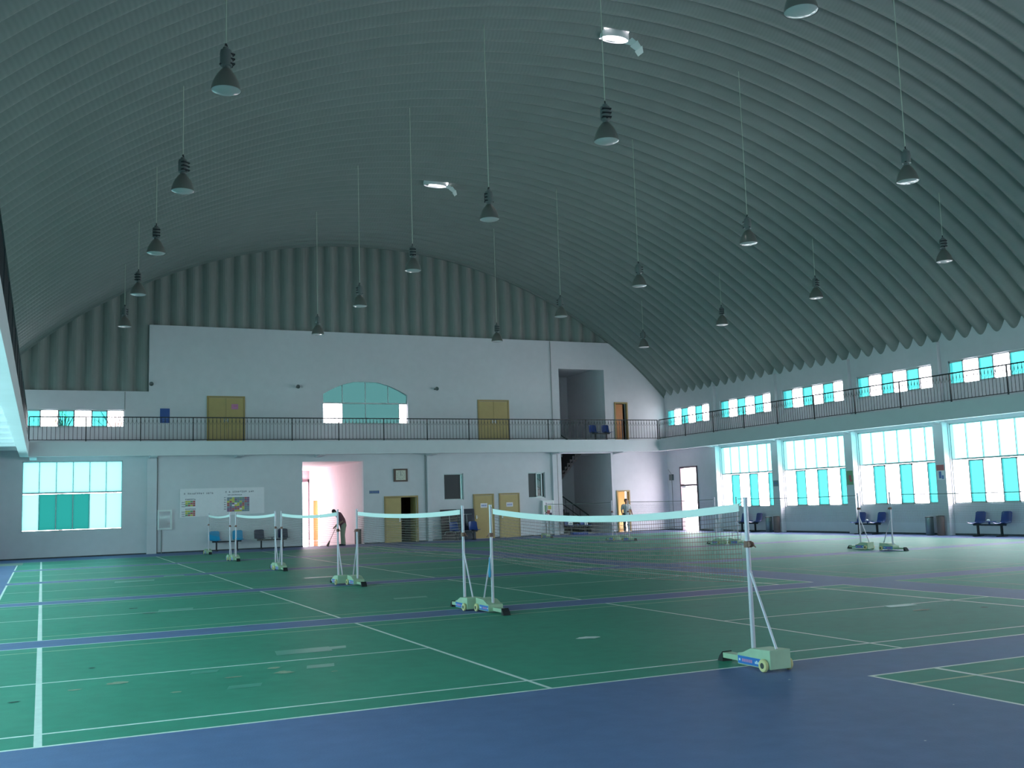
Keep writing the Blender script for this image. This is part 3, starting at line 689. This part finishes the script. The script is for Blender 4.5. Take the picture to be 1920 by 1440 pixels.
# ------------------------------------------------------------------ badminton posts and nets
def make_post(label):
    t = thing('net_post', label, 'net post', group='badminton net posts')
    b = MB().prism([(.10, .025), (.10, .125), (.03, .135), (-.10, .185), (-.38, .195), (-.38, .025)], -.115, .115, 'x')
    bo = b.build('base', M['basegreen'], t, bevel=.006)
    for s in (-1, 1):
        MB().box(*sorted((s*.115, s*.1165)), -.24, .09, .035, .105).build('label_sticker', M['label'], bo)
        lw = MB(); x0, x1 = sorted((s*.1166, s*.1172))
        lw.box(x0, x1, .055, .075, .06, .08); [lw.box(x0, x1, -.235+k*.02, -.222+k*.02, .055, .085-(.01 if k % 2 else 0)) for k in range(4)]
        [lw.box(x0, x1, -.12+k*.026, -.10+k*.026, .055, .082, 1) for k in range(6)]
        lw.build('lettering', [M['labelw'], M['labelp']], bo)
        w = MB(); w.lathe([(.026, -.016), (.052, -.016), (.058, -.008), (.058, .008), (.052, .016), (.026, .016), (.026, -.016)], n=20, T=Matrix.Translation((s*.137, -.31, .058)) @ Matrix.Rotation(PI/2, 4, 'Y'))
        wo = w.build('wheel', M['tyre'], t, smooth=True)
        MB().lathe([(0, -.018), (.026, -.018), (.026, .018), (0, .018)], n=14, T=Matrix.Translation((s*.137, -.31, .058)) @ Matrix.Rotation(PI/2, 4, 'Y')).build('wheel_hub', M['hub'], wo)
    f = MB().box(-.05, .05, .10, .42, .035, .085).build('foot', M['basegreen'], t, bevel=.004)
    MB().prism([(.42, .0), (.42, .095), (.47, .05), (.50, .0)], -.055, .055, 'x').build('rubber_tip', M['rubber'], f)
    MB().tube((0, 0, .13), (0, 0, 1.545), .021, n=14).tube((0, 0, 1.545), (0, 0, 1.56), .024, n=14).build('pole', M['pole'], t, smooth=True)
    MB().tube((0, -.02, .86), (0, -.33, .195), .012, n=8).tube((0, 0, .86), (0, -.03, .86), .014, n=8).build('brace', M['pole'], t)
    wd = MB().lathe([(0, -.022), (.024, -.022), (.024, -.016), (.012, -.014), (.012, .014), (.024, .016), (.024, .022), (0, .022)], n=12, T=Matrix.Translation((0, -.045, 1.12)) @ Matrix.Rotation(PI/2, 4, 'Y'))
    wd.box(-.026, .026, -.026, .026, 1.09, 1.15).tube((.02, -.045, 1.12), (.055, -.045, 1.09), .005, n=5)
    wd.build('net_winder', M['polerust'], t)
    MB().tube((0, .025, 1.14), (0, .022, 1.54), .004, n=4).build('cord', M['cord'], t)
    return t
SAG = [.11]
def sag(q): return -SAG[0]*(1-(2*q-1)**2)
def net_mesh(L, tw=.075):
    tp = MB(); N = 28; e = .10
    P = [(e+(L-2*e)*i/N, 1.50+sag(i/N)) for i in range(N+1)]
    for (y0, z0), (y1, z1) in zip(P, P[1:]):
        for x in (-.006, .006): tp.quad((x, y0, z0-tw), (x, y1, z1-tw), (x, y1, z1), (x, y0, z0))
        tp.quad((-.006, y0, z0), (.006, y0, z0), (.006, y1, z1), (-.006, y1, z1)); tp.quad((-.006, y0, z0-tw), (.006, y0, z0-tw), (.006, y1, z1-tw), (-.006, y1, z1-tw))
    ms = MB(); nv = int((L-2*e)/.045); w = .0026 if tw > .05 else .0014
    def zt(y): q = (y-e)/(L-2*e); return 1.425+sag(q)
    for i in range(nv+1):
        y = e+(L-2*e)*i/nv; z1 = zt(y); z0 = z1-.66+sag((y-e)/(L-2*e))*-.4
        ms.quad((0, y-w, z0), (0, y+w, z0), (0, y+w, z1), (0, y-w, z1))
    for k in range(16):
        for (y0, _), (y1, _) in zip(P, P[1:]):
            def z(y):
                s_ = sag((y-e)/(L-2*e)); a = zt(y); return a-(.66+.4*s_)*k/15
            ms.quad((.0004, y0, z(y0)-w), (.0004, y1, z(y1)-w), (.0004, y1, z(y1)+w), (.0004, y0, z(y0)+w))
    cd = MB(); cd.tube((0, 0, 1.54), (0, e, 1.495), .004, n=5); 
    cd2 = MB(); cd2.tube((0, L, 1.54), (0, L-e, 1.495), .004, n=5)
    return tp, ms, cd, cd2
def make_net(L, label, tw=.075, tm='tape'):
    t = thing('badminton_net', label, 'net', group='badminton nets')
    tp, ms, cd, cd2 = net_mesh(L, tw)
    tp.build('net_tape', M[tm], t); ms.build('net_mesh', M['thread'], t)
    cd.build('net_cord', M['cord'], t); cd2.build('net_cord', M['cord'], t); return t
g = .75; P0 = None; N0 = None
rowlab = ['nearest court', 'second court', 'third court', 'fourth court', 'farthest court']
for blk, xc in ((0, .02), (1, 14.9)):
    for k in range(5):
        if blk == 1 and k == 0: continue
        y0 = k*(6.1+g)-.05; y1 = y0+6.1
        y0 += .03 if k else 0; y1 -= .03
        if blk == 1: y0 += {1: .25, 2: .9, 3: .6, 4: .45}[k]; y1 += {1: .4, 2: .5, 3: .25, 4: .25}[k]
        xa, xb = ((.09, .07), (-.05, -.01), (-.20, -.13), (-.13, -.18), (-.24, -.07))[k]
        if blk == 1: xa = xb = {1: 14.9, 2: 15.0, 3: 14.78, 4: 14.62}[k]
        w = 'left row' if blk == 0 else 'right row'
        for (x, y, rz, e) in ((xa, y0, 0, 'near'), (xb, y1, PI, 'far')):
            l = 'net post on green wheeled base, %s end of %s, %s' % (e, rowlab[k], w)
            if P0 is None: P0 = make_post(l); p = P0
            else: p = copy_tree(P0); p['label'] = l
            p.location = (x, y, 0); p.rotation_euler = (0, 0, rz)
        l = 'badminton net with %s tape on the %s, %s' % (['white', 'thin grey'][blk], rowlab[k], w)
        if N0 is None: N0 = make_net(6.1, l); n_ = N0
        elif k == 1 and blk == 0: SAG[0] = .055; N0 = make_net(6.1, l); n_ = N0
        elif k == 1 and blk == 1: SAG[0] = .02; N0 = make_net(6.1, l, .022, 'cord'); n_ = N0
        else: n_ = copy_tree(N0); n_['label'] = l
        n_.location = (xa, y0, 0); n_.scale.y = (y1-y0)/6.1; n_.rotation_euler = (0, 0, math.atan2(-(xb-xa), y1-y0))
t = thing('water_bottle', 'small light blue cloth bundle hanging by cord on the middle net post', 'bundle', (-.10, 6.12, .62))
bpy.data.objects.remove(t)
tag(MB().lathe([(0, 0), (.018, .01), (.022, .08), (.012, .16), (.004, .30), (0, .30)], c=(.032, 6.02, .50), n=10).build('cord_bundle', M['seatlight'], smooth=True), 'small light blue cord bundle hanging beside the pole of the nearest net, far end', 'cord')

# ------------------------------------------------------------------ benches
def seat_shell():
    prof = [(-.24, .425), (-.20, .445), (-.10, .43), (.02, .415), (.12, .42), (.18, .46), (.215, .55), (.24, .66), (.265, .78), (.275, .82)]
    n = 8; mb = MB(); top = []; th = .012
    for i, (y, z) in enumerate(prof):
        f = i/(len(prof)-1); half = .215-.02*abs(f-.3)-(.05 if i in (0, len(prof)-1) else 0)
        row = []
        for j in range(n+1):
            q = 2*j/n-1; c = q*q
            row.append((q*half, y-(.03*c if f > .5 else 0), z+(.03*c if f <= .55 else 0)))
        top.append(row)
    R_ = len(prof); vs = []
    for k, off in enumerate((0, 1)):
        for i in range(R_):
            y0, z0 = prof[max(0, i-1)]; y1, z1 = prof[min(R_-1, i+1)]; d = Vector((0, y1-y0, z1-z0)).normalized(); nn = Vector((0, d.z, -d.y))
            for p in top[i]: vs.append(tuple(Vector(p)+nn*th*off))
    W_ = n+1; A = R_*W_; fs = []
    for i in range(R_-1):
        for j in range(n):
            a = i*W_+j; fs.append((a, a+1, a+W_+1, a+W_)); fs.append((A+a, A+a+W_, A+a+W_+1, A+a+1))
    for j in range(n):
        fs.append((j, A+j, A+j+1, j+1)); a = (R_-1)*W_+j; fs.append((a, a+1, A+a+1, A+a))
    for i in range(R_-1):
        a = i*W_; fs.append((a, a+W_, A+a+W_, A+a)); a = i*W_+n; fs.append((a, A+a, A+a+W_, a+W_))
    return mb.add(vs, fs)
def bench(label, mt, loc, rz, sp=.52, mid=True, stuff_=None):
    t = thing('bench', label, 'bench', loc, rz, 'two-seat benches around the hall')
    MB().box(-sp-.12, sp+.12, -.03, .03, .35, .40).build('beam', M['iron'], t)
    for s in (-1, 1):
        lg = MB().box(s*(sp-.05)-.03, s*(sp-.05)+.03, -.03, .03, .03, .35).build('leg', M['iron'], t)
        MB().box(s*(sp-.05)-.03, s*(sp-.05)+.03, -.24, .22, 0, .03).build('leg_foot', M['iron'], lg)
        st = seat_shell().build('seat', mt, t, smooth=True); st.location = (s*sp, 0, 0)
        br = MB().box(s*sp-.12, s*sp+.12, -.10, .08, .40, .414).build('seat_bracket', M['iron'], t)
    if mid: MB().box(-.16, .16, -.14, .14, .47, .49).box(-.02, .02, -.02, .02, .40, .47).build('side_table', mt, t)
    return t
bench('bench with two sky blue seats against the far wall under the banner', M['seatlight'], (1.06, 36.22, 0), 0, .47, False)
bench('bench with two navy seats against the far wall left of the corridor', M['seatnavy'], (2.92, 36.22, 0), 0, .50)
bench('bench with two shiny blue seats in front of the folded table tops', M['seatblue'], (11.55, 35.85, 0), 0, .47, False)
bench('bench with two blue seats at the foot of the stair opening', M['seatblue'], (17.5, 36.15, 0), 0, .42)
for y, l in ((29.6, 'bench with two blue seats under the farthest large right window'), (22.3, 'bench with two blue seats under the third large right window'), (16.75, 'bench with two blue seats under the nearest visible large right window')):
    bench(l, M['seatblue'], (22.55, y, 0), -PI/2)
    q = onz(0, 0) if False else None
b = bench('blue bench standing on the far gallery near the stair opening', M['seatblue'], (19.0, 36.2, 4.47), 0, .36, False)
# small white things left on the benches
for x, y, z, l in ((22.52, 22.3, .49, 'crumpled white paper on the middle table of the bench under the third window'), (22.50, 29.62, .49, 'crumpled white paper on the farthest right bench'), (22.54, 16.78, .49, 'white paper cup on the nearest right bench')):
    mb = MB(); mb.ball((x, y, z+.035), .05, 8, sc=(1, 1.3, .7)); tag(mb.build('crumpled_paper', M['tape']), l, 'paper')
t = thing('notice_sheet', 'white paper sheet propped on the left seat of the stair bench', 'paper', (17.08, 36.12, .43)); MB().box(-.13, .13, .0, .006, .02, .32).build('sheet', M['tape'], t); MB().box(-.09, .09, -.002, 0, .08, .12).box(-.08, .06, -.002, 0, .18, .26).build('print', M['cgr'], t)
for dx in (0, .1): tag(MB().lathe([(0, 0), (.03, .0), (.032, .14), (.012, .18), (.012, .21), (0, .21)], c=(17.86+dx, 36.10, .445), n=10).build('plastic_bottle', M['tape'], smooth=True), ['left white bottle on the right seat of the stair bench', 'right white bottle on the right seat of the stair bench'][int(dx > 0)], 'bottle')
tag(MB().box(16.9, 17.75, 35.56, 35.86, 0, .13).build('folded_mat', M['seatblue'], bevel=.03), 'folded blue mat on the floor under the stair bench', 'mat')

# ------------------------------------------------------------------ folded table tennis tables
for k, (x, mt, l) in enumerate(((11.0, 'navy2', 'dark maroon folded table top leaning on the far wall, left of the pair'), (11.85, 'navy', 'navy folded table top leaning on the far wall, right of the pair'))):
    t = thing('folded_table', l, 'table', (x+.02, 36.50, 0), 0, 'folded table tops behind the bench')
    t.rotation_euler = (math.radians(-7), 0, 0); t.location.y = 36.36
    MB().box(-.41, .41, -.02, .02, .0, 1.40).build('table_top', M[mt], t, bevel=.005)
    fr = MB().path([(-.25, -.05, 1.15), (.27, -.05, 1.15)], .012).path([(0, -.05, 1.15), (0, -.05, .62)], .012).path([(-.28, -.05, .25), (-.22, -.05, .38), (.0, -.05, .40), (.22, -.05, .38), (.28, -.05, .25)], .012)
    fr.build('leg_frame', M['chrome'], t)

# ------------------------------------------------------------------ bins
def bin_(label, loc, mt, r=.14, h=.62):
    t = thing('litter_bin', label, 'bin', loc); MB().lathe([(0, 0), (r*.92, 0), (r, .02), (r, h), (r*.9, h), (r*.9, h*.9), (0, h*.9)], n=18).build('body', M[mt], t, smooth=True)
    MB().lathe([(r*.72, h+.002), (r*1.04, h-.01), (r*1.04, h+.02), (r*.72, h+.03), (r*.72, h+.002)], n=18).build('rim', M['hub'], t)
bin_('steel litter bin beside the first column under the right windows', (22.72, 28.05+.35, 0), 'steel'); bin_('steel litter bin beside the second visible column under the right windows', (22.72, 19.45, 0), 'steel')
bin_('brown litter bin against the first column of the right wall', (22.60, 27.74-.02, 0), 'redbrown', .13, .66); bin_('brown litter bin against the third column of the right wall', (22.58, 18.82, 0), 'redbrown', .13, .66)
bin_('red brown litter bin just inside the corridor opening', (6.86, 36.95, 0), 'redbrown', .15, .62)

# ------------------------------------------------------------------ outside
for k, (x, y, l) in enumerate(((-5.2, 43.0, 'thin yellow leaved tree outside the strip window, left'), (-2.9, 44.0, 'thin yellow leaved tree outside the strip window, right'))):
    t = thing('tree', l, 'tree', (x, y, 0), group='trees outside the far wall')
    tr = MB().tube((0, 0, 0), (.1, 0, 4.6), .10, .06, 8); lf = MB()
    for q in range(26):
        z = 4.0+random.random()*2.2; a = random.uniform(0, 2*PI); L = random.uniform(.4, 1.2); e = Vector((math.cos(a)*L, math.sin(a)*L, z+.5+random.random()*.5))
        tr.tube((.1, 0, min(z, 5.4)), e, .03, .008, 5)
        for w in range(5):
            p = e+Vector((random.gauss(0, .16), random.gauss(0, .16), random.gauss(0, .14))); s = random.uniform(.03, .07); n1 = Vector((random.gauss(0, 1), random.gauss(0, 1), random.gauss(0, 1))).normalized(); n2 = n1.orthogonal().normalized()
            lf.quad(p-n1*s, p-n2*s*.5, p+n1*s, p+n2*s*.5)
    tr.tube((.1, 0, 4.5), (.0, 0, 6.4), .06, .01, 6)
    tr.build('trunk', M['bark'], t); lf.build('foliage', M['leaf'], t)

# ------------------------------------------------------------------ people
def blob_mesh(prims, name, mt, parent, vox=.008, smooth=2):
    """prims: ('c',p0,r0,p1,r1) tapered capsule or ('e',centre,radii[,rot]) ellipsoid, fused into one continuous surface"""
    mb = MB()
    for p in prims:
        if p[0] == 'c':
            _, a, r0, b, r1 = p; mb.tube(a, b, r0, r1, 14); mb.ball(a, r0, 14); mb.ball(b, r1, 14)
        else:
            T = Matrix.Translation(p[1]) @ (p[3].to_4x4() if len(p) > 3 else Matrix.Identity(4)); mb.ball((0, 0, 0), 1, 18, sc=p[2], T=T)
    o = mb.build(name, mt)
    r = o.modifiers.new('remesh', 'REMESH'); r.mode = 'VOXEL'; r.voxel_size = vox
    s = o.modifiers.new('smooth', 'SMOOTH'); s.factor = .5; s.iterations = smooth
    dg = bpy.context.evaluated_depsgraph_get(); me = bpy.data.meshes.new_from_object(o.evaluated_get(dg))
    o.modifiers.clear(); o.data = me; me.polygons.foreach_set('use_smooth', [True]*len(me.polygons)); o.parent = parent
    if not me.materials: me.materials.append(mt)
    return o
def hand(prims, w, d, side, palm_n, curl=.5, k=1.):
    """w wrist, d unit direction of hand, palm_n palm normal; five fingers of unequal length"""
    w, d, n = Vector(w), Vector(d).normalized(), Vector(palm_n).normalized(); s = d.cross(n).normalized()*side
    rot = Matrix((s, d, n)).transposed()
    prims.append(('e', w+d*.05, (.040*k, .055*k, .017*k), rot))
    for i, L in enumerate((.062, .072, .068, .052)):
        o = w+d*.088+s*(.028-.0185*i); dd = d; p = o
        for q, f in enumerate((.45, .32, .23)):
            ang = curl*(q+.6); dd = (d*math.cos(ang)+n*math.sin(ang)).normalized(); e = p+dd*L*f; prims.append(('c', p, .0088-.001*q, e, .0084-.001*q)); p = e
    p = w+d*.03+s*.034; e = p+(s*.7+d*.7+n*.2).normalized()*.035; prims.append(('c', p, .0115, e, .0105)); prims.append(('c', e, .0105, e+(s*.2+d*.9+n*.35).normalized()*.03, .009))
def head(prims, c, face, up, k=1.):
    c, f, u = Vector(c), Vector(face).normalized(), Vector(up).normalized(); u = (u-f*u.dot(f)).normalized(); r = f.cross(u)
    R = Matrix((r, f, u)).transposed()
    def L(x, y, z): return c+R @ Vector((x, y, z))*k
    prims += [('e', L(0, -.008, .02), (.074*k, .094*k, .098*k), R), ('e', L(0, .022, -.058), (.053*k, .062*k, .060*k), R), ('c', L(0, .086, .005), .011*k, L(0, .104, -.026), .015*k),
              ('e', L(.076, -.008, -.012), (.010*k, .020*k, .032*k), R), ('e', L(-.076, -.008, -.012), (.010*k, .020*k, .032*k), R), ('e', L(0, .082, -.062), (.026*k, .012*k, .011*k), R),
              ('e', L(.033, .072, .028), (.026*k, .014*k, .009*k), R), ('e', L(-.033, .072, .028), (.026*k, .014*k, .009*k), R)]
    return L, R
def face_bits(L, R, parent):
    e = MB()
    for s in (-1, 1): e.ball(tuple(L(s*.032, .083, .006)), .0085, 8, 0); e.ball(tuple(L(s*.032, .090, .006)), .0045, 8, 1)
    e.build('eyes', [M['eyew'], M['hair']], parent)
    m_ = MB(); m_.ball((0, 0, 0), 1, 10, sc=(.022, .006, .006), T=Matrix.Translation(L(0, .094, -.062)) @ R.to_4x4()); m_.build('mouth', M['lip'], parent)
    blob_mesh([('e', L(0, -.018, .038), (.083, .097, .094), R), ('e', L(0, -.055, -.01), (.074, .055, .07), R)], 'hair', M['hair'], parent, .010)

# sweeping man, bent forward toward the left
p1 = thing('person', 'person in maroon shirt and khaki trousers bending over a broom at the corridor opening', 'person', (5.82, 35.95, 0), 0)
pr = []; hd_c = (-.30, -.02, 1.44)
Lh, Rh = head(pr, hd_c, (-.75, -.22, -.62), (-.62, 0, .78))
sh = Vector((-.08, 0, 1.30)); hip = Vector((.10, 0, .86))
pr += [('c', (-.25, -.01, 1.37), .052, (-.12, 0, 1.31), .062), ('c', sh, .125, (.06, 0, 1.08), .120), ('c', (.06, 0, 1.08), .120, hip, .125), ('c', (-.09, -.15, 1.28), .062, (-.09, .15, 1.28), .062), ('c', (.10, -.08, .86), .11, (.10, .08, .86), .11)]
for s in (-1, 1):
    kx = .06 if s < 0 else .10
    pr += [('c', (.10, s*.09, .84), .088, (kx, s*.11, .46), .060), ('c', (kx, s*.11, .46), .056, (.10, s*.11, .09), .040), ('c', (.12, s*.11, .05), .040, (-.05, s*.12, .035), .032)]
elL, elR = Vector((.00, -.24, 1.04)), Vector((.02, .22, 1.05)); wL, wR = Vector((-.18, -.20, .90)), Vector((-.24, .06, .82))
pr += [('c', (-.09, -.18, 1.27), .050, elL, .040), ('c', elL, .038, wL, .027), ('c', (-.09, .18, 1.27), .050, elR, .040), ('c', elR, .038, wR, .027)]
hand(pr, wL, (-.7, .35, -.55), 1, (-.3, .6, -.7), .75); hand(pr, wR, (-.75, -.2, -.6), -1, (-.2, -.6, -.7), .75)
blob_mesh(pr, 'body', M['skin'], p1)
face_bits(Lh, Rh, p1)
blob_mesh([('c', sh, .145, (.06, 0, 1.08), .140), ('c', (.06, 0, 1.08), .142, (.10, 0, .86), .150), ('c', (-.10, -.155, 1.275), .078, (-.10, .155, 1.275), .078), ('c', (-.18, -.0, 1.335), .070, (-.1, 0, 1.30), .10), ('c', (-.09, -.18, 1.27), .068, (-.03, -.225, 1.10), .062), ('c', (-.09, .18, 1.27), .068, (-.02, .21, 1.10), .062), ('c', (.02, -.05, .98), .13, (.10, .0, .80), .135)], 'shirt', M['maroon'], p1, .011)
blob_mesh([('c', (.10, -.07, .86), .135, (.10, .07, .86), .135)]+[q for s in (-1, 1) for q in (('c', (.10, s*.09, .84), .112, (.06 if s < 0 else .10, s*.11, .46), .090), ('c', (.06 if s < 0 else .10, s*.11, .46), .088, (.10, s*.11, .10), .078))], 'trousers', M['khaki'], p1, .011)
for s in (-1, 1): blob_mesh([('c', (.13, s*.115, .045), .045, (-.04, s*.125, .036), .036), ('e', (-.09, s*.125, .03), (.055, .04, .03))], 'shoe', M['shoe'], p1, .009)
t = thing('broom', 'brown broom held low by the bending person', 'broom', (5.82, 35.95, 0))
a = Vector((-.10, .02, 1.02)); b_ = Vector((-.52, -.10, .22)); MB().tube(a, b_, .012, n=8).build('handle', M['brown'], t)
dn = (b_-a).normalized(); MB().tube(b_-dn*.02, b_+dn*.06, .020, .035, 10).tube(b_+dn*.06, b_+dn*.235, .035, .060, 10).build('bristles', M['brown'], t)

# person standing in the doorway
p2 = thing('person', 'person in grey tee and dark trousers standing in the doorway near the right corner', 'person', (20.36, 36.42, 0), math.radians(-12))
pr = []; Lh, Rh = head(pr, (0, -.02, 1.52), (-.1, -1, -.06), (0, 0, 1), .97)
pr += [('c', (0, 0, 1.40), .052, (0, 0, 1.32), .060), ('c', (-.13, 0, 1.30), .070, (.13, 0, 1.30), .070), ('c', (0, 0, 1.22), .125, (0, 0, 1.02), .110), ('c', (0, 0, 1.02), .110, (0, 0, .86), .122), ('c', (-.08, 0, .85), .10, (.08, 0, .85), .10)]
for s in (-1, 1):
    pr += [('c', (s*.09, 0, .82), .086, (s*.10, -.01, .46), .058), ('c', (s*.10, -.01, .46), .055, (s*.11, .01, .09), .038), ('c', (s*.11, .02, .05), .038, (s*.12, -.13, .034), .030)]
aL = [(-.17, 0, 1.30), (-.235, .0, 1.05), (-.20, -.06, .82)]; aR = [(.17, 0, 1.30), (.25, -.02, 1.06), (.27, -.12, .86)]
for A in (aL, aR): pr += [('c', A[0], .048, A[1], .038), ('c', A[1], .037, A[2], .026)]
hand(pr, aL[2], (.1, -.1, -1), 1, (1, 0, 0), .35); hand(pr, aR[2], (.0, -.35, -.9), -1, (-1, 0, 0), .35)
blob_mesh(pr, 'body', M['skin'], p2); face_bits(Lh, Rh, p2)
blob_mesh([('c', (-.13, 0, 1.295), .083, (.13, 0, 1.295), .083), ('c', (0, 0, 1.22), .142, (0, 0, .84), .142), ('c', (-.07, 0, 1.2), .12, (.07, 0, 1.2), .12), ('c', (-.17, 0, 1.295), .066, (-.215, 0, 1.14), .062), ('c', (.17, 0, 1.295), .066, (.225, -.01, 1.14), .062)], 'shirt', M['tee'], p2, .011)
blob_mesh([('c', (-.08, 0, .85), .118, (.08, 0, .85), .118)]+[q for s in (-1, 1) for q in (('c', (s*.09, 0, .82), .102, (s*.10, -.01, .46), .080), ('c', (s*.10, -.01, .46), .078, (s*.11, .01, .10), .066))], 'trousers', M['trouser'], p2, .011)
for s in (-1, 1): blob_mesh([('c', (s*.11, .03, .045), .043, (s*.12, -.12, .034), .034), ('e', (s*.122, -.15, .028), (.038, .05, .026))], 'shoe', M['shoew'], p2, .009)
